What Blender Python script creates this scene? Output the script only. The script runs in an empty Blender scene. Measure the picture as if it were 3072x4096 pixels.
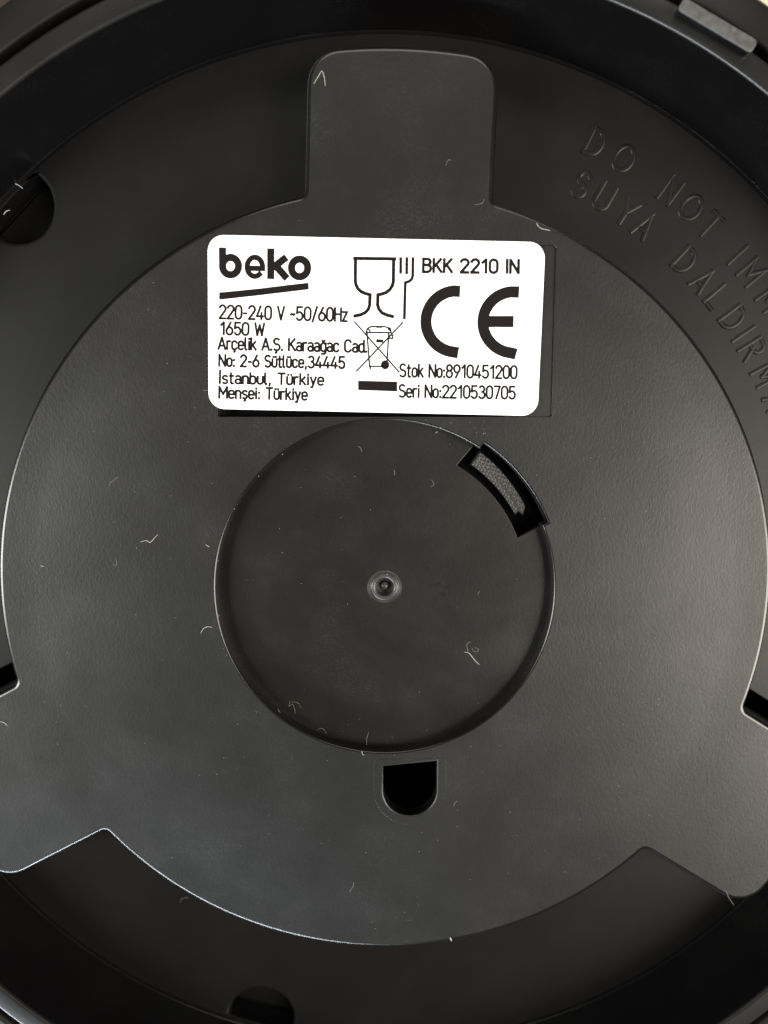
import bpy, bmesh, math, random
from mathutils import Vector, Matrix
S = 0.001                      # everything below is written in millimetres
LIFT = 22.0                    # the raised plate lies 22 mm above the table
D2R = math.radians

# ------------------------------------------------------------------ camera
scene = bpy.context.scene
TX, TY = 0.116357, -0.001297
T0 = Vector((0.07453, -10.24617, -96.31055))
FPX = 2950.0
ROT = Matrix.Rotation(TX, 3, 'X') @ Matrix.Rotation(TY, 3, 'Y')
CAM = -(ROT.transposed() @ T0)
cd = bpy.data.cameras.new('camera')
cam = bpy.data.objects.new('camera', cd)
scene.collection.objects.link(cam)
m4 = ROT.transposed().to_4x4()
m4.translation = Vector((CAM.x, CAM.y, CAM.z + LIFT)) * S
cam.matrix_world = m4
cd.sensor_fit = 'HORIZONTAL'
cd.sensor_width = 36.0
cd.lens = 36.0 * FPX / 3072.0
cd.clip_start = 0.004
cd.clip_end = 20.0
cd.dof.use_dof = True
cd.dof.focus_distance = 0.0955
cd.dof.aperture_fstop = 16.0
scene.camera = cam

# ------------------------------------------------------------------ light
w = bpy.data.worlds.new('World'); scene.world = w; w.use_nodes = True
w.node_tree.nodes['Background'].inputs[0].default_value = (0.95, 0.97, 1.0, 1)
w.node_tree.nodes['Background'].inputs[1].default_value = 0.05

def area(name, loc, aim, sx, sy, watts, col):
    l = bpy.data.lights.new(name, 'AREA'); l.shape = 'RECTANGLE'
    l.size, l.size_y, l.energy, l.color = sx, sy, watts, col
    o = bpy.data.objects.new(name, l); scene.collection.objects.link(o)
    o.location = loc
    o.rotation_euler = (Vector(aim) - Vector(loc)).to_track_quat('-Z', 'Y').to_euler()
    return o
area('room_light_right', (0.78, -0.22, 0.60), (0, 0, 0.02), 0.48, 1.00, 24.0, (1.0, 0.925, 0.81))
area('room_light_left', (-0.82, -0.10, 0.57), (0, 0, 0.02), 0.30, 0.62, 14.0, (1.0, 0.995, 0.91))
area('room_light_back', (0.04, 0.76, 0.66), (0, 0, 0.02), 0.7, 0.34, 3.4, (1.0, 0.98, 0.89))
area('window_light', (-0.47, -0.99, 0.36), (0, 0, 0.02), 0.82, 0.13, 20.5, (0.84, 0.93, 1.0))

scene.view_settings.view_transform = 'Standard'
scene.view_settings.look = 'None'
scene.view_settings.exposure = 0.0
scene.view_settings.gamma = 1.0
scene.render.engine = 'CYCLES'

# ------------------------------------------------------------------ materials
def nodes(name):
    m = bpy.data.materials.new(name); m.use_nodes = True
    nt = m.node_tree
    return m, nt, nt.nodes['Principled BSDF']

def N(nt, t, **kw):
    n = nt.nodes.new(t)
    for k, v in kw.items(): setattr(n, k, v)
    return n

def plastic(name, col, rough, grain=0.010, scale=2600, dust=0.0, sink=False, spec=0.5, wear=0.0):
    m, nt, b = nodes(name)
    L = nt.links
    tc = N(nt, 'ShaderNodeTexCoord')
    mp = N(nt, 'ShaderNodeMapping'); mp.inputs['Scale'].default_value = (1.0, 0.62, 1.0)
    L.new(tc.outputs['Object'], mp.inputs['Vector'])
    n1 = N(nt, 'ShaderNodeTexNoise'); n1.inputs['Scale'].default_value = scale
    n1.inputs['Detail'].default_value = 2.5; n1.inputs['Roughness'].default_value = 0.6
    L.new(mp.outputs['Vector'], n1.inputs['Vector'])
    hsrc = n1.outputs['Fac']
    bp = N(nt, 'ShaderNodeBump'); bp.inputs['Strength'].default_value = 1.0
    bp.inputs['Distance'].default_value = grain * S
    L.new(hsrc, bp.inputs['Height'])
    # slow waviness of the moulding
    n3 = N(nt, 'ShaderNodeTexNoise'); n3.inputs['Scale'].default_value = 55; n3.inputs['Detail'].default_value = 1.5
    L.new(tc.outputs['Object'], n3.inputs['Vector'])
    b2 = N(nt, 'ShaderNodeBump'); b2.inputs['Strength'].default_value = 1.0
    b2.inputs['Distance'].default_value = 0.05 * S
    L.new(n3.outputs['Fac'], b2.inputs['Height'])
    L.new(b2.outputs['Normal'], bp.inputs['Normal'])
    if sink:                    # shallow sink mark where the three lobes join the round middle
        ln = N(nt, 'ShaderNodeVectorMath', operation='LENGTH')
        mx = N(nt, 'ShaderNodeMapping'); mx.inputs['Scale'].default_value = (1, 1, 0)
        L.new(tc.outputs['Object'], mx.inputs['Vector']); L.new(mx.outputs['Vector'], ln.inputs[0])
        mr = N(nt, 'ShaderNodeMapRange', interpolation_type='SMOOTHSTEP')
        mr.inputs['From Min'].default_value = 0.0455; mr.inputs['From Max'].default_value = 0.0535
        L.new(ln.outputs['Value'], mr.inputs['Value'])
        b3 = N(nt, 'ShaderNodeBump'); b3.inputs['Strength'].default_value = 1.0
        b3.inputs['Distance'].default_value = 0.18 * S
        L.new(mr.outputs['Result'], b3.inputs['Height'])
        L.new(b3.outputs['Normal'], b2.inputs['Normal'])
    L.new(bp.outputs['Normal'], b.inputs['Normal'])
    # roughness breakup (handling marks) and a film of dust
    n2 = N(nt, 'ShaderNodeTexNoise'); n2.inputs['Scale'].default_value = 95; n2.inputs['Detail'].default_value = 6
    n2.inputs['Roughness'].default_value = 0.65
    L.new(tc.outputs['Object'], n2.inputs['Vector'])
    rr = N(nt, 'ShaderNodeMapRange')
    rr.inputs['From Min'].default_value = 0.3; rr.inputs['From Max'].default_value = 0.7
    rr.inputs['To Min'].default_value = rough - 0.022; rr.inputs['To Max'].default_value = rough + 0.028
    L.new(n2.outputs['Fac'], rr.inputs['Value']); L.new(rr.outputs['Result'], b.inputs['Roughness'])
    # worn and greasy areas reflect a little less than fresh ones
    n6 = N(nt, 'ShaderNodeTexNoise'); n6.inputs['Scale'].default_value = 42; n6.inputs['Detail'].default_value = 5
    n6.inputs['Roughness'].default_value = 0.6; n6.inputs['Distortion'].default_value = 0.8
    L.new(tc.outputs['Object'], n6.inputs['Vector'])
    r6 = N(nt, 'ShaderNodeMapRange'); r6.inputs['From Min'].default_value = 0.36; r6.inputs['From Max'].default_value = 0.62
    r6.inputs['To Min'].default_value = spec * (1 - wear); r6.inputs['To Max'].default_value = spec
    L.new(n6.outputs['Fac'], r6.inputs['Value']); L.new(r6.outputs['Result'], b.inputs['Specular IOR Level'])
    if dust:
        n4 = N(nt, 'ShaderNodeTexNoise'); n4.inputs['Scale'].default_value = 5200; n4.inputs['Detail'].default_value = 1
        L.new(tc.outputs['Object'], n4.inputs['Vector'])
        r4 = N(nt, 'ShaderNodeMapRange'); r4.inputs['From Min'].default_value = 0.52; r4.inputs['From Max'].default_value = 0.75
        L.new(n4.outputs['Fac'], r4.inputs['Value'])
        r5 = N(nt, 'ShaderNodeMapRange'); r5.inputs['From Min'].default_value = 0.50; r5.inputs['From Max'].default_value = 0.72
        L.new(n2.outputs['Fac'], r5.inputs['Value'])
        mu = N(nt, 'ShaderNodeMath', operation='MULTIPLY')
        L.new(r4.outputs['Result'], mu.inputs[0]); L.new(r5.outputs['Result'], mu.inputs[1])
        mu2 = N(nt, 'ShaderNodeMath', operation='MULTIPLY'); mu2.inputs[1].default_value = dust
        L.new(mu.outputs[0], mu2.inputs[0])
        mix = N(nt, 'ShaderNodeMix', data_type='RGBA')
        mix.inputs['A'].default_value = (*col, 1); mix.inputs['B'].default_value = (0.16, 0.155, 0.15, 1)
        L.new(mu2.outputs[0], mix.inputs['Factor']); L.new(mix.outputs['Result'], b.inputs['Base Color'])
    else:
        b.inputs['Base Color'].default_value = (*col, 1)
    b.inputs['IOR'].default_value = 1.5
    return m

def simple(name, col, rough, bump=0.0, scale=1500, var=0.0):
    m, nt, b = nodes(name); L = nt.links
    b.inputs['Base Color'].default_value = (*col, 1); b.inputs['Roughness'].default_value = rough
    tc = N(nt, 'ShaderNodeTexCoord')
    n1 = N(nt, 'ShaderNodeTexNoise'); n1.inputs['Scale'].default_value = scale; n1.inputs['Detail'].default_value = 4
    L.new(tc.outputs['Object'], n1.inputs['Vector'])
    if bump:
        bp = N(nt, 'ShaderNodeBump'); bp.inputs['Distance'].default_value = bump * S
        L.new(n1.outputs['Fac'], bp.inputs['Height']); L.new(bp.outputs['Normal'], b.inputs['Normal'])
    if var:
        mix = N(nt, 'ShaderNodeMix', data_type='RGBA')
        mix.inputs['A'].default_value = tuple(c * (1 - var) for c in col) + (1,)
        mix.inputs['B'].default_value = tuple(min(1, c * (1 + var)) for c in col) + (1,)
        L.new(n1.outputs['Fac'], mix.inputs['Factor']); L.new(mix.outputs['Result'], b.inputs['Base Color'])
    return m

BLK = (0.0042, 0.0040, 0.0037)
M_PLATE = plastic('black_grained_plastic', BLK, 0.42, 0.020, 3300, 0.10, sink=True, spec=0.52, wear=0.16)
M_DISC = plastic('black_plastic_round_recess', (0.0050, 0.0042, 0.0038), 0.37, 0.014, 3300, 0.10, spec=0.53, wear=0.36)
M_FLOOR = plastic('black_plastic_floor', (0.0032, 0.0030, 0.0028), 0.43, 0.007, 4500, 0.03, spec=0.29, wear=0.10)
M_WALL = plastic('black_plastic_rim', (0.0024, 0.0022, 0.0024), 0.20, 0.005, 3200, 0.04)
M_EDGE = plastic('polished_plastic_edge', (0.0045, 0.0042, 0.004), 0.24, 0.006, 2600)
M_SHELL = plastic('black_plastic_shell', (0.006, 0.0057, 0.005), 0.34, 0.006, 2600)
M_RIM = plastic('rim_plastic', (0.006, 0.0057, 0.0052), 0.34, 0.012, 2200, 0.05)
M_SMOOTH = plastic('smooth_black_plastic', (0.003, 0.003, 0.003), 0.2, 0.0, 2600)
M_RUBBER = simple('grey_rubber', (0.05, 0.05, 0.046), 0.55, 0.12, 1300, 0.8)
M_PAPER = simple('white_label_film', (0.86, 0.85, 0.845), 0.5, 0.001, 600)
M_INK = simple('dark_thermal_ink', (0.0060, 0.0042, 0.0042), 0.6, 0.0, 3500, 0.6)
M_INK.node_tree.nodes['Principled BSDF'].inputs['Specular IOR Level'].default_value = 0.12
M_SMUDGE = simple('dark_grease', (0.0015, 0.0013, 0.0012), 0.5, 0.0, 900, 0.4)
M_SMUDGE.node_tree.nodes['Principled BSDF'].inputs['Specular IOR Level'].default_value = 0.25
M_LINT = simple('pale_lint', (0.34, 0.33, 0.32), 0.9, 0, 2000, 0.35)
M_LINT_FAINT = simple('faint_lint', (0.13, 0.125, 0.12), 0.9, 0, 2000, 0.35)
M_GATE = plastic('grey_gate_plastic', (0.034, 0.032, 0.031), 0.36, 0.02, 2500)  # one even grey, paler than the disc around it
M_TABLE = simple('dark_brown_wood', (0.030, 0.016, 0.011), 0.5, 0.05, 160, 0.5)
M_CLOTH = simple('cream_cloth', (0.60, 0.53, 0.42), 0.9, 0.15, 900, 0.08)
M_TREAD = simple('grey_textured_plastic', (0.038, 0.037, 0.036), 0.42, 0.01, 3500, 0.3)

# ------------------------------------------------------------------ mesh helpers
def link(name, verts, faces, mat, parent=None, smooth=True, angle=38):
    me = bpy.data.meshes.new(name)
    me.from_pydata([((x) * S, (y) * S, (z + LIFT) * S) for x, y, z in verts], [], faces)
    me.update()
    bm = bmesh.new(); bm.from_mesh(me)
    bmesh.ops.recalc_face_normals(bm, faces=bm.faces)
    bm.to_mesh(me); bm.free()
    if smooth:
        me.polygons.foreach_set('use_smooth', [True] * len(me.polygons))
        me.set_sharp_from_angle(angle=D2R(angle))
    me.materials.append(mat)
    o = bpy.data.objects.new(name, me); scene.collection.objects.link(o)
    if parent: o.parent = parent
    return o

def arc(cx, cy, r, a0, a1, n):
    return [(cx + r * math.cos(D2R(a0 + (a1 - a0) * i / n)), cy + r * math.sin(D2R(a0 + (a1 - a0) * i / n))) for i in range(n + 1)]

def signed(c):
    return 0.5 * sum(c[i - 1][0] * c[i][1] - c[i][0] * c[i - 1][1] for i in range(len(c)))

def dedupe(c):
    out = []
    for p in c:
        if not out or math.hypot(p[0] - out[-1][0], p[1] - out[-1][1]) > 1e-4: out.append(p)
    if math.hypot(out[0][0] - out[-1][0], out[0][1] - out[-1][1]) < 1e-4: out.pop()
    return out

def round_corners(c, r, min_turn=18, n=6):
    """replace sharp corners of a closed polyline by quadratic curves"""
    c = dedupe(c); out = []; L = len(c)
    for i in range(L):
        a, b, d = Vector(c[i - 1]), Vector(c[i]), Vector(c[(i + 1) % L])
        u, v = (a - b), (d - b)
        turn = 180 - math.degrees(u.angle(v))
        if turn > min_turn:
            k1 = min(r, u.length * 0.95); k2 = min(r, v.length * 0.95)
            p, q = b + u.normalized() * k1, b + v.normalized() * k2
            for t in range(n + 1):
                t /= n
                out.append(tuple((1 - t) ** 2 * p + 2 * t * (1 - t) * b + t * t * q))
        else: out.append(tuple(b))
    return dedupe(out)

def normals(c):
    L = len(c); out = []
    for i in range(L):
        a, b, d = Vector(c[i - 1]), Vector(c[i]), Vector(c[(i + 1) % L])
        e1, e2 = (b - a).normalized(), (d - b).normalized()
        n1, n2 = Vector((e1.y, -e1.x)), Vector((e2.y, -e2.x))
        n = n1 + n2
        n = n.normalized() if n.length > 1e-6 else n1
        n = n / max(0.55, n.dot(n1))
        out.append(n)
    return out

def plate(name, outer, holes, top, bottom, r, mat, parent=None, hole_bottom=None, hole_r=None, steps=6, edge_mat=None, side_mat=None):
    """flat plate with rounded edges on its outline and on its openings"""
    V, F = [], []
    rings0 = []; nfil = []
    cs = [(dedupe(outer), True)] + [(dedupe(h), False) for h in holes]
    for k, (c, isout) in enumerate(cs):
        if (signed(c) > 0) != isout: c = c[::-1]
        nn = normals(c)
        rr = r if isout else (hole_r[k - 1] if isinstance(hole_r, (list, tuple)) else (hole_r if hole_r is not None else r))
        bt = bottom if isout or hole_bottom is None else (hole_bottom[k - 1] if isinstance(hole_bottom, (list, tuple)) else hole_bottom)
        rings = []
        for s in range(steps + 1):
            th = math.pi / 2 * s / steps
            off = rr * (1 - math.sin(th)); z = top - rr * (1 - math.cos(th))
            rings.append([(p[0] - n.x * off, p[1] - n.y * off, z) for p, n in zip(c, nn)])
        rings.append([(p[0], p[1], bt) for p in c])
        rings0.append(rings[0])
        base = len(V); L = len(c)
        for R in rings: V += R
        for s in range(len(rings) - 1):
            for i in range(L):
                j = (i + 1) % L
                F.append((base + s * L + i, base + s * L + j, base + (s + 1) * L + j, base + (s + 1) * L + i))
                nfil.append(1 if s < steps else 2)
    bm = bmesh.new()
    for ring in rings0:
        vs = [bm.verts.new(p) for p in ring]
        for i in range(len(vs)): bm.edges.new((vs[i - 1], vs[i]))
    bmesh.ops.triangle_fill(bm, use_beauty=True, edges=bm.edges[:], normal=(0, 0, 1))
    bm.verts.index_update()
    base = len(V)
    V += [tuple(v.co) for v in bm.verts]
    F += [tuple(base + v.index for v in f.verts) for f in bm.faces]
    bm.free()
    o = link(name, V, F, mat, parent)
    if edge_mat:
        o.data.materials.append(edge_mat); o.data.materials.append(side_mat or mat)
        for k, v in enumerate(nfil): o.data.polygons[k].material_index = v
    return o

def lathe(name, prof, mat, parent=None, n=256, cx=0, cy=0, close=False, angle=38):
    V, F = [], []; P = len(prof)
    for i in range(n):
        a = 2 * math.pi * i / n
        for r, z in prof: V.append((cx + r * math.cos(a), cy + r * math.sin(a), z))
    for i in range(n):
        j = (i + 1) % n
        for k in range(P - 1 if not close else P):
            l = (k + 1) % P
            F.append((i * P + k, j * P + k, j * P + l, i * P + l))
    return link(name, V, F, mat, parent, angle=angle)

def fil(cx, cz, r, a0, a1, n=6):
    return [(cx + r * math.cos(D2R(a0 + (a1 - a0) * i / n)), cz + r * math.sin(D2R(a0 + (a1 - a0) * i / n))) for i in range(n + 1)]

def unpix(u, v, z):
    """photo pixel -> point on the horizontal plane z (mm)"""
    d = ROT.transposed() @ Vector(((u - 1536) / FPX, -(v - 2048) / FPX, -1.0))
    s = (z - CAM.z) / d.z
    return CAM.x + d.x * s, CAM.y + d.y * s

# ------------------------------------------------------------------ table
tb = link('table_top', [(-600, -600, -LIFT), (600, -600, -LIFT), (600, 600, -LIFT), (-600, 600, -LIFT),
                        (-600, -600, -LIFT - 25), (600, -600, -LIFT - 25), (600, 600, -LIFT - 25), (-600, 600, -LIFT - 25)],
          [(0, 1, 2, 3), (4, 5, 6, 7), (0, 1, 5, 4), (1, 2, 6, 5), (2, 3, 7, 6), (3, 0, 4, 7)], M_TABLE, smooth=False)
tb['kind'] = 'structure'; tb['label'] = 'dark brown table top under the upturned kettle base'; tb['category'] = 'table top'

z0, z1 = -LIFT - 0.1, -LIFT + 0.9
cv = [(30, 84.5), (60, 68), (92, 40), (260, 30), (270, 230), (40, 240)]
cl = link('cream_cloth', [(x, y, z1) for x, y in cv] + [(x, y, z0) for x, y in cv],
          [tuple(range(6)), tuple(range(6, 12))] + [(i, (i + 1) % 6, 6 + (i + 1) % 6, 6 + i) for i in range(6)], M_CLOTH, smooth=False)
cl['label'] = 'plain cream cloth lying on the table beside the kettle base'; cl['category'] = 'cloth'

# ------------------------------------------------------------------ the appliance base
base = bpy.data.objects.new('kettle_base', None); scene.collection.objects.link(base)
base['label'] = 'black plastic kettle base lying upside down with a white rating label'
base['category'] = 'kettle base'

ZF = -8.0                    # recessed floor
RF = 72.5
# rim and inner wall
prof = [(RF - 0.6, ZF - 0.01)] + fil(RF - 0.2, ZF + 0.2, 0.2, -90, -8, 4) + [(74.9, 2.55)]
lathe('inner_wall', prof, M_WALL, base)
prof = fil(75.35, 2.55, 0.45, 180, 90, 7) + [(76.2, 3.02)] + fil(77.1, 2.5, 0.5, 90, 0, 7) + [(77.65, -7.0)]
lathe('rim', prof, M_RIM, base)
# groove bottom and outer shell
prof = [(77.6, -6.5), (79.0, -6.5)] + fil(79.6, 1.7, 0.5, 180, 86, 5) + fil(82.7, 0.4, 1.3, 80, 6, 8) + [(84.2, -3.0), (84.6, -9.0), (85.0, -LIFT + 1.0), (84.0, -LIFT + 0.02)]
lathe('outer_shell', prof, M_SHELL, base)
lathe('shell_cover', [(0.05, -LIFT + 0.5), (84.1, -LIFT + 0.5), (84.1, -LIFT + 0.02), (0.05, -LIFT + 0.02)], M_SHELL, base, n=128)

# plate directions (the three lobes)
LOBES = [88.0, 207.85, 328.0]
R2, RT, HW, RC = 50.45, 66.75, 11.65, 4.3
def lobe_pts(deg):
    a = D2R(deg); ux, uy = math.cos(a), math.sin(a)
    def T(u, v): return (ux * u - uy * v, uy * u + ux * v)
    out = []
    uj = math.sqrt(R2 ** 2 - HW ** 2)
    cu = math.sqrt((RT - RC) ** 2 - (HW - RC) ** 2); ca = math.degrees(math.atan2(HW - RC, cu))
    out.append(T(uj, -HW))
    for x, y in [(cu + RC * math.cos(D2R(t)), -(HW - RC) + RC * math.sin(D2R(t))) for t in [-90 + (90 - ca) * i / 10 for i in range(11)]]: out.append(T(x, y))
    for i in range(1, 12):
        t = -ca + 2 * ca * i / 12; out.append(T(RT * math.cos(D2R(t)), RT * math.sin(D2R(t))))
    for x, y in [(cu + RC * math.cos(D2R(t)), (HW - RC) + RC * math.sin(D2R(t))) for t in [ca + (90 - ca) * i / 10 for i in range(11)]]: out.append(T(x, y))
    out.append(T(uj, HW))
    return out
outline = []
wj = math.degrees(math.asin(HW / R2))
for i, d in enumerate(LOBES):
    outline += lobe_pts(d)
    a0 = d + wj; a1 = LOBES[(i + 1) % 3] - wj
    while a1 < a0: a1 += 360
    outline += arc(0, 0, R2, a0, a1, 60)[1:-1]
outline = round_corners(outline, 0.7)

# openings in the plate
RD = 22.1
SL0, SL1, SRO, SRI = 23.0, 56.4, 22.95, 18.8
disc_hole = arc(0, 0, RD, SL1, SL0 + 360, 120) + arc(0, 0, SRO, SL0, SL1, 20)
d_hole = [(-0.18, -24.15), (-0.18, -27.5)] + arc(3.42, -27.5, 3.6, 180, 360, 24) + [(7.02, -23.35)]
rec = [(-21.17, 22.5), (21.2, 22.5), (21.2, 43.5), (-21.17, 43.5)]
rec = round_corners(rec, 0.35)
raised = plate('raised_plate', outline, [disc_hole, d_hole, rec], 0.0, ZF - 0.02, 0.62, M_PLATE, base,
               hole_bottom=[-2.4, -2.0, -2.6], hole_r=[0.28, 0.26, 0.10], edge_mat=M_EDGE)
raised['label'] = 'three-lobed raised black plate with fine grain'

# bottom of the label recess
plate('label_recess_floor', [(16.0, 22.1), (21.6, 22.1), (21.6, 43.9), (-21.6, 43.9), (-21.6, 23.9), (14.0, 23.3)], [], -0.22, -2.5, 0.01, M_PLATE, base, steps=1)
plate('label_slit_bottom', [(-21.9, 21.9), (17.0, 21.9), (17.0, 24.4), (-21.9, 24.4)], [], -2.45, -2.9, 0.01, M_WALL, base, steps=1)

# round recessed disc, notched where the slot cuts into it
a_in0, a_in1 = 20.9, 59.9
disc = arc(0, 0, RD + 0.35, 58.2, 22.0 + 360, 120) + arc(0, 0, SRI, a_in0, a_in1, 20)
pin_hole = arc(0, 0, 2.25, 0, 360, 40)[:-1]
dz = plate('round_recess', disc, [pin_hole], -1.85, -3.0, 0.10, M_DISC, base, hole_r=0.05)
# centre gate mark : ring, pit and pip
prof = [(2.27, -1.86), (2.12, -2.12), (1.98, -2.2), (1.86, -2.16)] + fil(1.54, -2.28, 0.36, 40, 165, 8) + [(1.22, -2.5), (1.12, -3.2), (0.66, -3.25)] + fil(0.0, -3.2, 0.62, 0, 90, 6)
pm = lathe('gate_mark', prof, M_GATE, base, n=48)

# greasy marks beside the centre
V, F = [], []
for tri in ([(1128, 582), (1190, 552), (1240, 524), (1254, 585), (1190, 598)], [(1282, 592), (1330, 590), (1390, 624), (1300, 612)], [(1222, 672), (1262, 664), (1312, 684), (1290, 712), (1250, 704)]):
    b0 = len(V); n_ = len(tri)
    q = [unpix(1350 + x * .3315, 2150 + y * .3315, -1.85) for x, y in tri]
    V += [(x, y, -1.842) for x, y in q] + [(x, y, -1.86) for x, y in q]
    F += [tuple(range(b0, b0 + n_)), tuple(range(b0 + n_, b0 + 2 * n_))] + [(b0 + i, b0 + (i + 1) % n_, b0 + n_ + (i + 1) % n_, b0 + n_ + i) for i in range(n_)]
link('grease_mark', V, F, M_SMUDGE, base, smooth=False)

# cable slot well with a textured tread inside
well = arc(0, 0, 23.5, 17, 64, 20) + arc(0, 0, 18.2, 64, 17, 20)
V, F = [], []; well = dedupe(well); L = len(well)
V += [(x, y, -2.9) for x, y in well] + [(x, y, -6.5) for x, y in well]
F += [(i, (i + 1) % L, L + (i + 1) % L, L + i) for i in range(L)] + [tuple(L + i for i in range(L))]
link('slot_well', V, F, M_WALL, base)
random.seed(4)
V, F = [], []; NU, NV = 200, 48
for i in range(NU + 1):
    for j in range(NV + 1):
        t = i / NU; s = j / NV
        end = 28.0 + 1.0 * math.sin(s * 7.0) + 0.35 * math.sin(s * 19 + 1) + 5.0 * max(0, s - .55)
        a = 55.3 + (end - 55.3) * t
        r = 19.75 + (22.05 - 0.35 * t - 19.75) * s
        q = math.sin((a * 3.6 + (j % 2) * 0)) * 0.0
        cell = math.sin(t * 62 + s * 14) * math.sin(s * 26 - t * 9)
        h = 0.10 * abs(math.sin(t * 62 + s * 4)) * abs(math.sin(s * 17 + (int(t * 19.7) % 2) * 1.57)) * (1 - 0.5 * t) + random.uniform(-0.003, 0.003)
        edge = min(s, 1 - s, t * 2.5, (1 - t) * 2.5)
        z = -3.1 + h - 0.5 * max(0, 0.06 - edge) / 0.06
        V.append((r * math.cos(D2R(a)), r * math.sin(D2R(a)), z))
for i in range(NU):
    for j in range(NV):
        p = i * (NV + 1) + j
        F.append((p, p + 1, p + NV + 2, p + NV + 1))
o = link('slot_tread', V, F, M_TREAD, base, angle=80)
o['label'] = 'grey stippled tread inside the curved slot'
# skirt of the tread down to the well bottom
edge = [j for j in range(NV + 1)] + [i * (NV + 1) + NV for i in range(1, NU + 1)] + [NU * (NV + 1) + j for j in range(NV - 1, -1, -1)] + [i * (NV + 1) for i in range(NU - 1, 0, -1)]
V2 = [V[e] for e in edge] + [(V[e][0], V[e][1], -6.5) for e in edge]; L = len(edge)
link('tread_side', V2, [(i, (i + 1) % L, L + (i + 1) % L, L + i) for i in range(L)], M_WALL, base)

# faint collar round the D-shaped opening
col_out = round_corners([(-1.45, -23.15), (-1.45, -27.5)] + arc(3.42, -27.5, 4.87, 180, 360, 30) + [(8.29, -22.9)], 0.8)
plate('hole_collar', col_out, [d_hole], 0.025, -0.3, 0.025, M_PLATE, base, hole_bottom=-1.5, hole_r=0.22, steps=3)

# recessed floor with screw wells and the slots beside the lower lobes
holes = []
wells = []
for ang in (134.2, 254.6, 14.4):
    c = (70.7 * math.cos(D2R(ang)), 70.7 * math.sin(D2R(ang)))
    pts = []
    for i in range(60):
        t = 2 * math.pi * i / 60
        x, y = c[0] + 5.0 * math.cos(t), c[1] + 5.0 * math.sin(t)
        rr = math.hypot(x, y)
        if rr > RF - 0.66: x, y = x * (RF - 0.66) / rr, y * (RF - 0.66) / rr
        pts.append((x, y))
    holes.append(round_corners(pts, 0.4)); wells.append(holes[-1])
for d, sgn in ((207.85, -1), (328.0, 1)):
    a = D2R(d); ux, uy = math.cos(a), math.sin(a)
    pts = [(46.3, 9.0), (60.0, 9.0), (60.0, 14.05), (46.3, 14.05)]
    q = [(ux * u - uy * v * sgn, uy * u + ux * v * sgn) for u, v in pts]
    holes.append(q); wells.append(q)
holes.append(arc(0, 0, 42, 0, 360, 90)[:-1])
floor = plate('recessed_floor', arc(0, 0, RF - 0.55, 0, 360, 240)[:-1], holes, ZF, ZF - 0.5, 0.001, M_FLOOR, base,
              hole_bottom=[ZF - 4.0] * 3 + [ZF - 7] * 2 + [ZF - 1], hole_r=[0.45] * 3 + [0.12, 0.12, 0.01], steps=5, edge_mat=M_FLOOR, side_mat=M_WALL)
for i, c in enumerate(wells):
    zb = ZF - (3.98 if i < 3 else 6.98)
    L = len(c)
    link('screw_well_bottom' if i < 3 else 'slot_bottom', [(x, y, zb) for x, y in c] + [(x, y, zb - 0.4) for x, y in c],
         [tuple(range(L)), tuple(range(L, 2 * L))] + [(k, (k + 1) % L, L + (k + 1) % L, L + k) for k in range(L)], M_FLOOR if i < 3 else M_WALL, base, smooth=False)

# rubber foot on the rim
def foot(p0, p1, wd, z0, z1):
    a = Vector(p0); b = Vector(p1); u = (b - a).normalized(); n = Vector((-u.y, u.x))
    q = [a - n * wd / 2, b - n * wd / 2, b + n * wd / 2, a + n * wd / 2]
    c = round_corners([tuple(x) for x in q], 0.55)
    return plate('rubber_foot', c, [], z1, z0, 0.16, M_RUBBER, base, edge_mat=M_RUBBER, side_mat=M_WALL)
foot((33.75, 69.2), (42.45, 64.5), 1.55, 2.6, 4.3)['label'] = 'worn grey rubber strip standing on the rim'

# ------------------------------------------------------------------ stroke lettering
def ea(cx, cy, rx, ry, a0, a1, n=10):
    return [(cx + rx * math.cos(D2R(a0 + (a1 - a0) * i / n)), cy + ry * math.sin(D2R(a0 + (a1 - a0) * i / n))) for i in range(n + 1)]
def oval(x0, y0, x1, y1):
    r = (x1 - x0) / 2; cx = (x0 + x1) / 2
    k = min(r * 1.15, (y1 - y0) / 2)
    return ea(cx, y1 - k, r, k, 0, 180) + ea(cx, y0 + k, r, k, 180, 360) + [(x1, y1 - k)]
XH = 0.70
_a = [oval(0.0, 0.0, 0.38, XH * .56)[:] , [(0.03, XH * .9)] + ea(.19, XH - .19, .19, .19, 120, 0, 6) + [(.38, 0)]]
_b = [[(0, 1), (0, 0)], [(0, XH - .2)] + ea(.19, XH - .2, .19, .2, 180, 0, 8) + ea(.19, .2, .19, .2, 0, -180, 8)]
_c = [ea(.19, XH - .2, .19, .2, 20, 180, 8) + ea(.19, .2, .19, .2, 180, 340, 8)]
_e = [[(0, XH * .5), (.4, XH * .5)] + ea(.2, XH - .2, .2, .2, 0, 180, 8) + ea(.2, .2, .2, .2, 180, 325, 8)]
_u = [[(0, XH)] + ea(.19, .19, .19, .19, 180, 360, 8) + [(.38, XH)]]
_s = [[(.34, XH * .88)] + ea(.18, XH * .76, .17, XH * .24, 60, 240, 8) + ea(.18, XH * .25, .18, XH * .25, 70, -140, 8)]
_S = [ea(.25, .76, .23, .24, 35, 250, 10) + ea(.25, .26, .25, .26, 80, -145, 10)]
_dots = [[(.08, .86), (.08, .94)], [(.30, .86), (.30, .94)]]
_ced = [[(.22, -.05), (.24, -.16), (.16, -.22)]]
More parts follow.
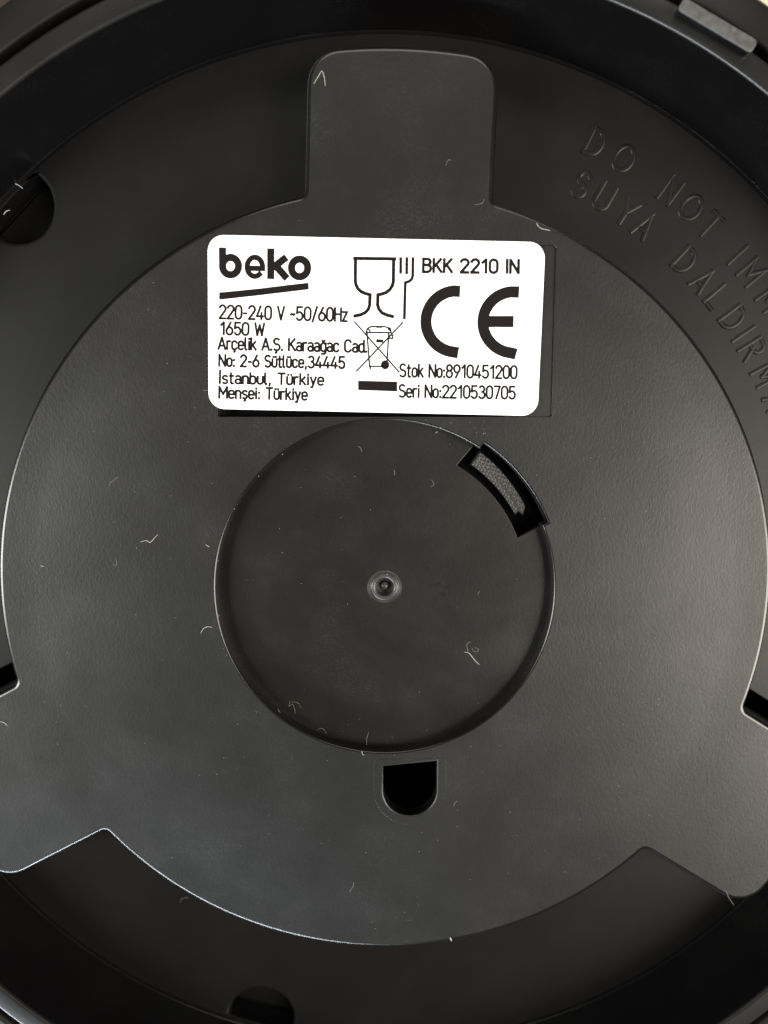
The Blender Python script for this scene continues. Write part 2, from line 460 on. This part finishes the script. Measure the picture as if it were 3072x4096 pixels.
G = {
 '0': (.5, [oval(0, 0, .5, 1)]), '1': (.34, [[(.04, .76), (.28, 1), (.28, 0)]]),
 '2': (.5, [ea(.25, .74, .25, .26, 165, -35, 10) + [(0, 0), (.5, 0)]]),
 '3': (.5, [ea(.24, .76, .22, .24, 150, -80, 10) + ea(.24, .27, .26, .27, 85, -150, 10)]),
 '4': (.52, [[(.30, 1), (0, .22), (.52, .22)], [(.38, .5), (.38, 0)]]),
 '5': (.5, [[(.46, 1), (.06, 1), (.03, .52)] + ea(.24, .31, .26, .31, 125, -150, 10)]),
 '6': (.5, [[(.34, 1), (.04, .42)], oval(0, 0, .5, .6)]), '7': (.48, [[(0, 1), (.48, 1), (.17, 0)]]),
 '8': (.5, [oval(.03, .53, .47, 1), oval(0, 0, .5, .53)]), '9': (.5, [oval(0, .4, .5, 1), [(.46, .58), (.16, 0)]]),
 '-': (.28, [[(.02, .42), (.26, .42)]]), '~': (.32, [[(0, .4), (.08, .48), (.16, .43), (.24, .38), (.32, .46)]]),
 '/': (.36, [[(0, -.1), (.36, 1.05)]]), '.': (.08, [[(.04, 0), (.04, .09)]]), ',': (.1, [[(.06, .08), (.02, -.14)]]),
 ':': (.08, [[(.04, 0), (.04, .09)], [(.04, .5), (.04, .59)]]), ' ': (.22, []),
 'V': (.52, [[(0, 1), (.26, 0), (.52, 1)]]), 'H': (.5, [[(0, 1), (0, 0)], [(.5, 1), (.5, 0)], [(0, .52), (.5, .52)]]),
 'W': (.74, [[(0, 1), (.18, 0), (.37, .85), (.56, 0), (.74, 1)]]), 'A': (.56, [[(0, 0), (.28, 1), (.56, 0)], [(.1, .3), (.46, .3)]]),
 'S': (.5, _S), 'K': (.5, [[(0, 1), (0, 0)], [(.48, 1), (0, .38)], [(.15, .58), (.52, 0)]]),
 'C': (.5, [ea(.25, .74, .25, .26, 20, 180, 8) + ea(.25, .26, .25, .26, 180, 340, 8)]),
 'N': (.54, [[(0, 0), (0, 1), (.54, 0), (.54, 1)]]), 'I': (.06, [[(.03, 1), (.03, 0)]]),
 'T': (.5, [[(0, 1), (.5, 1)], [(.25, 1), (.25, 0)]]), 'M': (.64, [[(0, 0), (0, 1), (.32, .35), (.64, 1), (.64, 0)]]),
 'B': (.5, [[(0, 0), (0, 1), (.26, 1)] + ea(.26, .77, .21, .23, 90, -90, 8) + [(0, .54)], [(.24, .54)] + ea(.26, .27, .24, .27, 90, -90, 8) + [(0, 0)]]),
 'D': (.56, [[(0, 0), (0, 1), (.22, 1)] + ea(.22, .5, .36, .5, 90, -90, 14) + [(0, 0)]]),
 'O': (.74, [ea(.37, .5, .37, .5, 0, 360, 28)]), 'U': (.56, [[(0, 1)] + ea(.28, .28, .28, .28, 180, 360, 12) + [(.56, 1)]]),
 'Y': (.6, [[(0, 1), (.3, .46), (.6, 1)], [(.3, .46), (.3, 0)]]), 'L': (.42, [[(0, 1), (0, 0), (.42, 0)]]),
 'R': (.54, [[(0, 0), (0, 1), (.28, 1)] + ea(.28, .75, .24, .25, 90, -90, 10) + [(0, .5)], [(.26, .5), (.52, 0)]]),
 'E': (.46, [[(.46, 1), (0, 1), (0, 0), (.46, 0)], [(0, .52), (.4, .52)]]),
 'Z': (.5, [[(0, 1), (.5, 1), (0, 0), (.5, 0)]]),
 'z': (.34, [[(0, XH), (.34, XH), (0, 0), (.34, 0)]]), 'r': (.26, [[(0, XH), (0, 0)], [(0, XH - .2)] + ea(.17, XH - .2, .17, .2, 180, 60, 6)]),
 'e': (.4, _e), 'l': (.14, [[(0, 1), (0, .12), (.06, 0), (.13, 0)]]), 'i': (.06, [[(.03, XH), (.03, 0)], [(.03, .88), (.03, .97)]]),
 'k': (.38, [[(0, 1), (0, 0)], [(.34, XH), (0, .26)], [(.12, .4), (.38, 0)]]), 'a': (.38, _a), 'c': (.38, _c),
 'd': (.38, [[(.38, 1), (.38, 0)], oval(0, 0, .38, XH)]), 'o': (.4, [oval(0, 0, .4, XH)]), 't': (.26, [[(.09, .95), (.09, .1), (.14, 0), (.26, 0)], [(0, XH), (.26, XH)]]),
 's': (.36, _s), 'n': (.38, [[(0, XH), (0, 0)], [(0, XH - .2)] + ea(.19, XH - .19, .19, .19, 180, 0, 8) + [(.38, 0)]]),
 'b': (.38, _b), 'u': (.38, _u), 'y': (.38, [[(0, XH), (.19, .02)], [(.38, XH), (.12, -.22), (.02, -.22)]]),
 'g': (.38, [oval(0, 0, .38, XH), [(.38, XH), (.38, -.1), (.28, -.22), (.06, -.22)]]),
}
G['ç'] = (.38, _c + _ced); G['ş'] = (.36, _s + _ced); G['Ş'] = (.5, _S + _ced); G['ü'] = (.38, _u + _dots)
G['ğ'] = (.38, G['g'][1] + [ea(.19, .95, .11, .1, 200, 340, 6)]); G['İ'] = (.06, G['I'][1] + [[(.03, 1.12), (.03, 1.2)]])

def layout(text, gap=.17):
    x = 0; out = []
    for ch in text:
        wd, st = G[ch]
        for s in st: out.append([(x + px, py) for px, py in s])
        x += wd + gap
    return out, x - gap

def split_sharp(pts, lim=50):
    """cut a stroke where it turns sharply, so that every piece keeps its full width"""
    P = [Vector(p) for p in pts]; Q = [P[0]]
    for p in P[1:]:
        if (p - Q[-1]).length > 1e-3: Q.append(p)
    out = [[Q[0]]]
    for i in range(1, len(Q)):
        out[-1].append(Q[i])
        if i < len(Q) - 1 and math.degrees((Q[i] - Q[i - 1]).angle(Q[i + 1] - Q[i])) > lim: out.append([Q[i]])
    return out

def ribbon(pts, wd, z, V, F, square=True, closed=False):
    """flat ink stroke with mitred joints"""
    P = [Vector(p) for p in pts]
    Q = [P[0]]
    for p in P[1:]:
        if (p - Q[-1]).length > 0.004: Q.append(p)
    P = Q
    closed = closed or (len(P) > 4 and (P[0] - P[-1]).length < wd * 0.15)
    if closed and (P[0] - P[-1]).length < wd * 0.15: P.pop()
    n = len(P)
    if n < 2: return
    if square and not closed:
        P[0] = P[0] + (P[0] - P[1]).normalized() * wd * 0.35
        P[-1] = P[-1] + (P[-1] - P[-2]).normalized() * wd * 0.35
    b = len(V)
    for i in range(n):
        if closed: e1, e2 = (P[i] - P[i - 1]).normalized(), (P[(i + 1) % n] - P[i]).normalized()
        else:
            e1 = (P[i] - P[i - 1]).normalized() if i else (P[1] - P[0]).normalized()
            e2 = (P[i + 1] - P[i]).normalized() if i < n - 1 else e1
        n1, n2 = Vector((-e1.y, e1.x)), Vector((-e2.y, e2.x))
        m = n1 + n2; m = m.normalized() if m.length > .05 else n1
        m = m / max(.5, m.dot(n1)) * wd / 2
        V.append((P[i].x + m.x, P[i].y + m.y, z)); V.append((P[i].x - m.x, P[i].y - m.y, z))
    for i in range(n if closed else n - 1):
        j = (i + 1) % n
        F.append((b + 2 * i, b + 2 * j, b + 2 * j + 1, b + 2 * i + 1))

# ------------------------------------------------------------------ rating label
ZL = 0.09
lw, lh, la = 41.75, 21.3, D2R(-1.25)
lc = (-1.22, 33.70)
rect = []
for sx, sy, a0 in ((1, 1, 0), (-1, 1, 90), (-1, -1, 180), (1, -1, 270)):
    rect += arc(sx * (lw / 2 - 2.0), sy * (lh / 2 - 2.0), 2.0, a0, a0 + 90, 10)
rect = [(lc[0] + x * math.cos(la) - y * math.sin(la), lc[1] + x * math.sin(la) + y * math.cos(la)) for x, y in rect]
label = plate('rating_label', rect, [], ZL, 0.005, 0.02, M_PAPER, base, steps=2)
label['label'] = 'white rectangular rating label with rounded corners and dark print'

def cropA(x, y): return unpix(800 + x * .45208, 900 + y * .45208, ZL)
def cropB(x, y): return unpix(1350 + x * .54250, 900 + y * .54250, ZL)
PXMM = 31.2
zc = [0]
def nz():
    zc[0] = (zc[0] + 1) % 9
    return ZL + 0.004 + zc[0] * 0.0012
def ink(name, strokes, f, wpx, text=None):
    V, F = [], []
    for s in strokes:
        for q in split_sharp([f(*p) for p in s]): ribbon(q, wpx, nz(), V, F)
    o = link(name, V, F, M_INK, label, smooth=False)
    return o
def textline(name, text, f, x0, y0, x1, y1, cap, wmm, gap=.17):
    st, tot = layout(text, gap)
    dx, dy = (x1 - x0) / tot, (y1 - y0) / tot
    sk = 0.018 * cap
    st = [[(x0 + px * dx + py * sk, y0 + px * dy - py * cap) for px, py in s] for s in st]
    return ink(name, st, f, wmm)
WT = 0.29
textline('lettering', '220-240 V ~50/60Hz', cropA, 172, 826, 1300, 852, 116, WT)
textline('lettering', '1650 W', cropA, 180, 968, 566, 978, 108, WT)
textline('lettering', 'Arçelik A.Ş. Karaağac Cad.', cropA, 163, 1098, 1474, 1126, 104, WT, .15)
textline('lettering', 'No: 2-6 Sütlüce,34445', cropA, 170, 1248, 1278, 1268, 100, WT)
textline('lettering', 'İstanbul, Türkiye', cropA, 172, 1400, 1092, 1416, 96, WT)
textline('lettering', 'Menşei: Türkiye', cropA, 170, 1530, 946, 1548, 98, WT)
textline('lettering', 'Stok No:8910451200', cropB, 460, 1118, 1320, 1132, 92, 0.28)
textline('lettering', 'Seri No:2210530705', cropB, 455, 1268, 1308, 1282, 90, 0.28)
textline('lettering', 'BKK 2210 IN', cropB, 632, 346, 1334, 354, 96, 0.36, .2)
# logo and its bar
def kk(v): return v * .45208 / PXMM
ink('logo_letter', [[(199, 222), (200, 300), (201, 364)], ea(270, 364, 71, 77, 0, 360, 26)], cropA, kk(62))
ink('logo_letter', [[(436, 382), (560, 386)], ea(485, 370, 68, 84, 4, -312, 26)], cropA, kk(46))
ink('logo_letter', [[(626, 230), (626, 456)], [(662, 366), (748, 298)], [(668, 358), (756, 458)]], cropA, kk(62))
ink('logo_letter', [ea(881, 380, 72, 78, 0, 360, 26)], cropA, kk(62))
def poly(name, pts, f):
    q = [f(*p) for p in pts]; z = nz()
    return link(name, [(x, y, z) for x, y in q], [tuple(range(len(q)))], M_INK, label, smooth=False)
poly('logo_bar', [(170, 597), (320, 583), (560, 558), (800, 528), (960, 510), (962, 570), (800, 590), (480, 628), (170, 662)], cropA)
poly('black_bar', [(152, 1148), (440, 1155), (440, 1228), (152, 1217)], cropB)
# glass and fork symbol
gw = 25 * .5425 / PXMM
ink('glass_symbol', [[(124, 246), (425, 250)]] +
    [[(x, y) for x, y in s] for s in (
     [(133, 250), (131, 410), (136, 440), (150, 468), (172, 490), (200, 503), (240, 515), (237, 590), (228, 620), (205, 646), (170, 662), (125, 671)],
     [(414, 252), (412, 415), (405, 446), (388, 474), (362, 496), (330, 508), (298, 515), (296, 590), (306, 622), (332, 650), (368, 665), (408, 675)])], cropB, gw)
gf = 21 * .5425 / PXMM
ink('fork_symbol', [[(466, 245), (466, 352)], [(511, 245), (510, 355)], [(556, 245), (555, 375), (548, 398), (530, 415), (500, 425), (497, 520), (493, 688)]], cropB, gf)
gb = 12.0 * .5425 / PXMM
ink('bin_symbol', [[(126, 714), (455, 1085)], [(482, 718), (140, 1078)], [(218, 792), (236, 1042)], [(378, 792), (366, 1000)], [(212, 792), (396, 794)],
                   [(214, 784), (222, 762), (250, 748), (350, 750), (388, 762), (394, 784)], [(236, 1042), (330, 1042)], [(240, 1040), (242, 1060)],
                   [(390, 812), (408, 814), (406, 836), (386, 834)], [(225, 765), (240, 780)], [(375, 765), (388, 778)]], cropB, gb)
poly('bin_handle', [(286, 842), (338, 844), (336, 868), (284, 866)], cropB)
poly('bin_lid_grip', [(285, 744), (330, 745), (328, 760), (287, 759)], cropB)
poly('bin_wheel', ea(351, 1031, 31, 34, 0, 342, 19), cropB)
# CE mark
cw = 80 * .5425 / PXMM
ink('conformity_letter', [[(875, 488)] + [(878 - 226 * math.sin(D2R(t)), 712 - 226 * math.cos(D2R(t))) for t in range(6, 175, 6)] + [(862, 938)]], cropB, cw)
ink('conformity_letter', [[(1310, 494)] + [(1302 - 230 * math.sin(D2R(t)), 718 - 226 * math.cos(D2R(t))) for t in range(6, 175, 6)] + [(1290, 946)], [(1100, 712), (1270, 712)]], cropB, cw)

# ------------------------------------------------------------------ raised lettering on the floor
def bead(pts, wd, h, V, F):
    P = [Vector(p) for p in pts]
    closed = len(P) > 4 and (P[0] - P[-1]).length < wd * .2
    if closed: P.pop()
    n = len(P); prof = [(-.5, -.02), (-.36, .72 * h), (-.2, h), (.2, h), (.36, .72 * h), (.5, -.02)]
    if not closed:
        P[0] = P[0] + (P[0] - P[1]).normalized() * wd * .4; P[-1] = P[-1] + (P[-1] - P[-2]).normalized() * wd * .4
    b = len(V); K = len(prof)
    for i in range(n):
        if closed: e1, e2 = (P[i] - P[i - 1]).normalized(), (P[(i + 1) % n] - P[i]).normalized()
        else:
            e1 = (P[i] - P[i - 1]).normalized() if i else (P[1] - P[0]).normalized()
            e2 = (P[i + 1] - P[i]).normalized() if i < n - 1 else e1
        n1, n2 = Vector((-e1.y, e1.x)), Vector((-e2.y, e2.x))
        m = (n1 + n2); m = m.normalized() if m.length > .05 else n1
        m = m / max(.5, m.dot(n1)) * wd
        for s, z in prof: V.append((P[i].x + m.x * s, P[i].y + m.y * s, ZF + z))
    for i in range(n if closed else n - 1):
        j = (i + 1) % n
        for k in range(K - 1): F.append((b + i * K + k, b + j * K + k, b + j * K + k + 1, b + i * K + k + 1))
    if not closed:
        F.append(tuple(b + k for k in range(K))); F.append(tuple(b + (n - 1) * K + k for k in range(K)))
def arc_text(items, rmid, cap):
    for ch, ang in items:
        wd, st = G[ch]; V, F = [], []
        a = D2R(ang); up = Vector((math.cos(a), math.sin(a))); rt = Vector((math.sin(a), -math.cos(a)))
        for q, s in enumerate(st):
            pts = [up * (rmid + (py - .5) * cap) + rt * ((px - wd / 2) * cap) for px, py in s]
            for t, piece in enumerate(split_sharp(pts)): bead(piece, 0.68, 0.125 - 0.006 * q - 0.003 * t, V, F)
        link('embossed_letter', V, F, M_FLOOR, floor, angle=50)
arc_text([('D', 64.6), ('O', 60.75), ('N', 54.1), ('O', 50.9), ('T', 47.8), ('I', 42.95), ('M', 40.3), ('M', 36.4), ('E', 33.0), ('R', 29.9), ('S', 26.8), ('E', 23.8)], 64.8, 3.25)
arc_text([('S', 63.8), ('U', 60.5), ('Y', 57.0), ('A', 54.1), ('D', 47.1), ('A', 43.6), ('L', 40.7), ('D', 37.2), ('I', 34.7), ('R', 32.3), ('M', 28.5), ('A', 24.7)], 59.3, 3.25)

# ------------------------------------------------------------------ lint and dust
def fibre(pix, z, lab, r=0.05, crop=(0, 0, 1.0)):
    r *= 0.82
    ox, oy, sc = crop
    P = []
    for x, y in pix:
        X, Y = unpix(ox + x * sc, oy + y * sc, z); P.append(Vector((X, Y, z + r * 0.75)))
    # smooth the polyline
    Q = []
    for i in range(len(P) - 1):
        p0 = P[max(0, i - 1)]; p1 = P[i]; p2 = P[i + 1]; p3 = P[min(len(P) - 1, i + 2)]
        for t in (0, .25, .5, .75):
            Q.append(.5 * ((2 * p1) + (p2 - p0) * t + (2 * p0 - 5 * p1 + 4 * p2 - p3) * t * t + (3 * p1 - p0 - 3 * p2 + p3) * t ** 3))
    Q.append(P[-1])
    V, F = [], []; K = 5; n = len(Q)
    for i, q in enumerate(Q):
        d = (Q[min(n - 1, i + 1)] - Q[max(0, i - 1)]).normalized(); s = Vector((-d.y, d.x, 0)); u = Vector((0, 0, 1))
        rad = r * (0.45 + 0.55 * math.sin(math.pi * (0.15 + .7 * i / max(1, n - 1))))
        for k in range(K):
            a = 2 * math.pi * k / K
            V.append(tuple(q + s * math.cos(a) * rad + u * math.sin(a) * rad))
    for i in range(n - 1):
        for k in range(K): F.append((i * K + k, i * K + (k + 1) % K, (i + 1) * K + (k + 1) % K, (i + 1) * K + k))
    F += [tuple(range(K)), tuple((n - 1) * K + k for k in range(K))]
    o = link('lint_fibre', V, F, M_LINT if r > 0.0345 else M_LINT_FAINT, None)
    o['label'] = lab; o['category'] = 'lint'; o['group'] = 'lint fibres on the kettle base'
    return o
c5 = (1100, 100, .663); cL = (0, 1400, .5425); cD = (800, 1600, .9042); cB = (900, 2700, .4822); cR = (2500, 2600, .4974); c0 = (0, 3300, .9259)
fibre([(233, 355), (262, 310), (283, 278), (298, 320), (303, 368)], 0, 'pale lint fibre bent into a peak on the upper lobe', .045, c5)
fibre([(1030, 850), (1045, 815), (1065, 818)], 0, 'tiny faint lint crumb in the middle of the upper lobe', .03, c5)
fibre([(1205, 1085), (1250, 1075), (1262, 1048)], 0, 'faint hooked lint fibre at the foot of the upper lobe', .03, c5)
fibre([(1578, 1195), (1600, 1225), (1659, 1240)], 0, 'curved lint fibre beside the plate edge above the label corner', .045, c5)
fibre([(1035, 1415), (1080, 1405), (1108, 1418), (1140, 1385), (1165, 1360)], 0, 'wavy lint fibre on the plate left of the round recess', .045, cL)
fibre([(835, 1575), (850, 1590), (862, 1572), (855, 1540)], 0, 'small hook-shaped lint fibre left of the round recess', .04, cL)
fibre([(300, 1590), (325, 1595)], 0, 'short straight lint crumb near the left plate edge', .05, cL)
fibre([(1480, 2090), (1500, 2055), (1530, 2040), (1565, 2045)], 0, 'bright arched lint fibre touching the round recess edge', .045, cL)
fibre([(1518, 1435), (1545, 1452)], 0, 'short lint dash beside the round recess', .045, cL)
fibre([(810, 1000), (815, 980), (845, 955), (870, 935)], 0, 'faint slanting lint fibre below and left of the label', .035, cL)
fibre([(1495, 297), (1532, 297)], 0, 'short lint fibre sticking out from the label side', .04, cL)
fibre([(1170, 1115), (1190, 1120), (1215, 1150), (1235, 1170)], -1.85, 'long forked lint fibre in the round recess', .05, cD)
fibre([(1186, 1114), (1180, 1085), (1186, 1074), (1197, 1070)], -1.85, 'curled lint fibre crossing the forked one in the recess', .04, cD)
fibre([(1203, 1098), (1212, 1112), (1228, 1110), (1233, 1102), (1215, 1095)], -1.85, 'tiny looped lint fibre next to the forked one', .035, cD)
fibre([(857, 308), (861, 320), (859, 334)], -1.85, 'thin upright lint fibre in the recess above the centre pin', .035, cD)
fibre([(698, 204), (710, 212), (716, 230)], -1.85, 'small bent lint fibre in the recess under the label', .035, cD)
fibre([(1022, 352), (1035, 372), (1020, 385)], -1.85, 'faint kinked lint fibre between centre pin and curved slot', .03, cD)
fibre([(1228, 860), (1238, 845)], -1.85, 'tiny lint dash in the recess right of the centre pin', .035, cD)
fibre([(540, 215), (530, 260), (558, 240), (578, 285), (582, 320)], -1.85, 'tangled lint fibre at the lower edge of the recess', .035, cB)
fibre([(545, 222), (580, 224), (610, 235), (632, 275)], -1.85, 'arched lint fibre over the tangled one in the recess', .03, cB)
fibre([(440, 285), (468, 325)], -1.2, 'short lint dash on the recess wall', .04, cB)
fibre([(765, 455), (800, 440), (830, 465), (838, 485)], -1.85, 'curled lint fibre against the recess wall', .035, cB)
fibre([(1195, 470), (1175, 530), (1175, 600), (1165, 640)], -1.7, 'upright lint fibre leaning on the recess wall above the D-shaped hole', .035, cB)
fibre([(1135, 632), (1142, 658), (1155, 660)], 0, 'small bright lint tick at the recess edge', .045, cB)
fibre([(1375, 905), (1395, 865), (1425, 840)], 0, 'short lint fibre right of the D-shaped hole', .04, (1400, 2950, .3014))
fibre([(810, 1930), (828, 1975), (840, 2000), (875, 2050)], 0, 'thin lint fibre on the corner of the right lobe', .04, cR)
fibre([(1528, 245), (1525, 265), (1510, 288)], 0, 'curved lint fibre near the lower plate edge', .04, c0)
fibre([(0, 775), (35, 785), (62, 808)], 0, 'curved lint fibre on the left lobe', .05, (0, 2500, .4973))
fibre([(780, 332), (785, 318), (815, 312)], -8, 'faint hooked lint fibre on the floor below the plate', .04, c0)
fibre([(0, 430), (60, 510), (130, 550), (220, 555), (300, 580), (380, 640)], -8, 'pale wavy lint fibre across the screw well', .09, (0, 600, .2411))
fibre([(60, 1070), (110, 1015), (165, 1000)], -8, 'stubby lint crumb in the screw well', .07, (0, 600, .2411))
fibre([(1800, 3748), (1806, 3762)], 0, 'bright white speck on the lower plate edge', .10)

random.seed(11)
V, F = [], []
def speck(x, y, z, r):
    b = len(V); n = 5; a0 = random.random() * 6
    V.extend([(x + r * random.uniform(.7, 1.3) * math.cos(a0 + 2 * math.pi * i / n), y + r * random.uniform(.7, 1.3) * math.sin(a0 + 2 * math.pi * i / n), z - .01) for i in range(n)])
    V.append((x, y, z + r * .5))
    F.extend([(b + i, b + (i + 1) % n, b + n) for i in range(n)]); F.append(tuple(b + i for i in range(n)))
def inside_label(x, y): return -23 < x < 22 and 21.5 < y < 45.5
cnt = 0
while cnt < 620:
    x, y = random.uniform(-48, 48), random.uniform(-49, 48)
    r = math.hypot(x, y)
    if r > 49.2 or inside_label(x, y) or (-1.5 < x < 8.5 and -33 < y < -22): continue
    wgt = 0.35 + (0.65 if (y < -15 and x < 20) else 0)
    if random.random() > wgt: continue
    if abs(r - 22.2) < 1.2 or (r < 24 and 15 < math.degrees(math.atan2(y, x)) < 65): continue
    speck(x, y, -1.85 if r < 22 else 0, random.choice((.018, .02, .022, .025, .025, .03, .035, .05))); cnt += 1
for i in range(26):
    a = D2R(random.uniform(60, 330)); rr = 22.15 + random.uniform(-.2, .5)
    speck(rr * math.cos(a), rr * math.sin(a), -0.08 if rr < 22.4 else 0, random.choice((.03, .04, .05)))
for i in range(16):
    speck(random.uniform(5, 13), random.uniform(20.0, 22.2), 0, random.choice((.03, .05, .06)))
o = link('dust', V, F, M_LINT, None, smooth=False)
o['kind'] = 'stuff'; o['label'] = 'fine pale dust specks scattered over the raised plate'; o['category'] = 'dust'
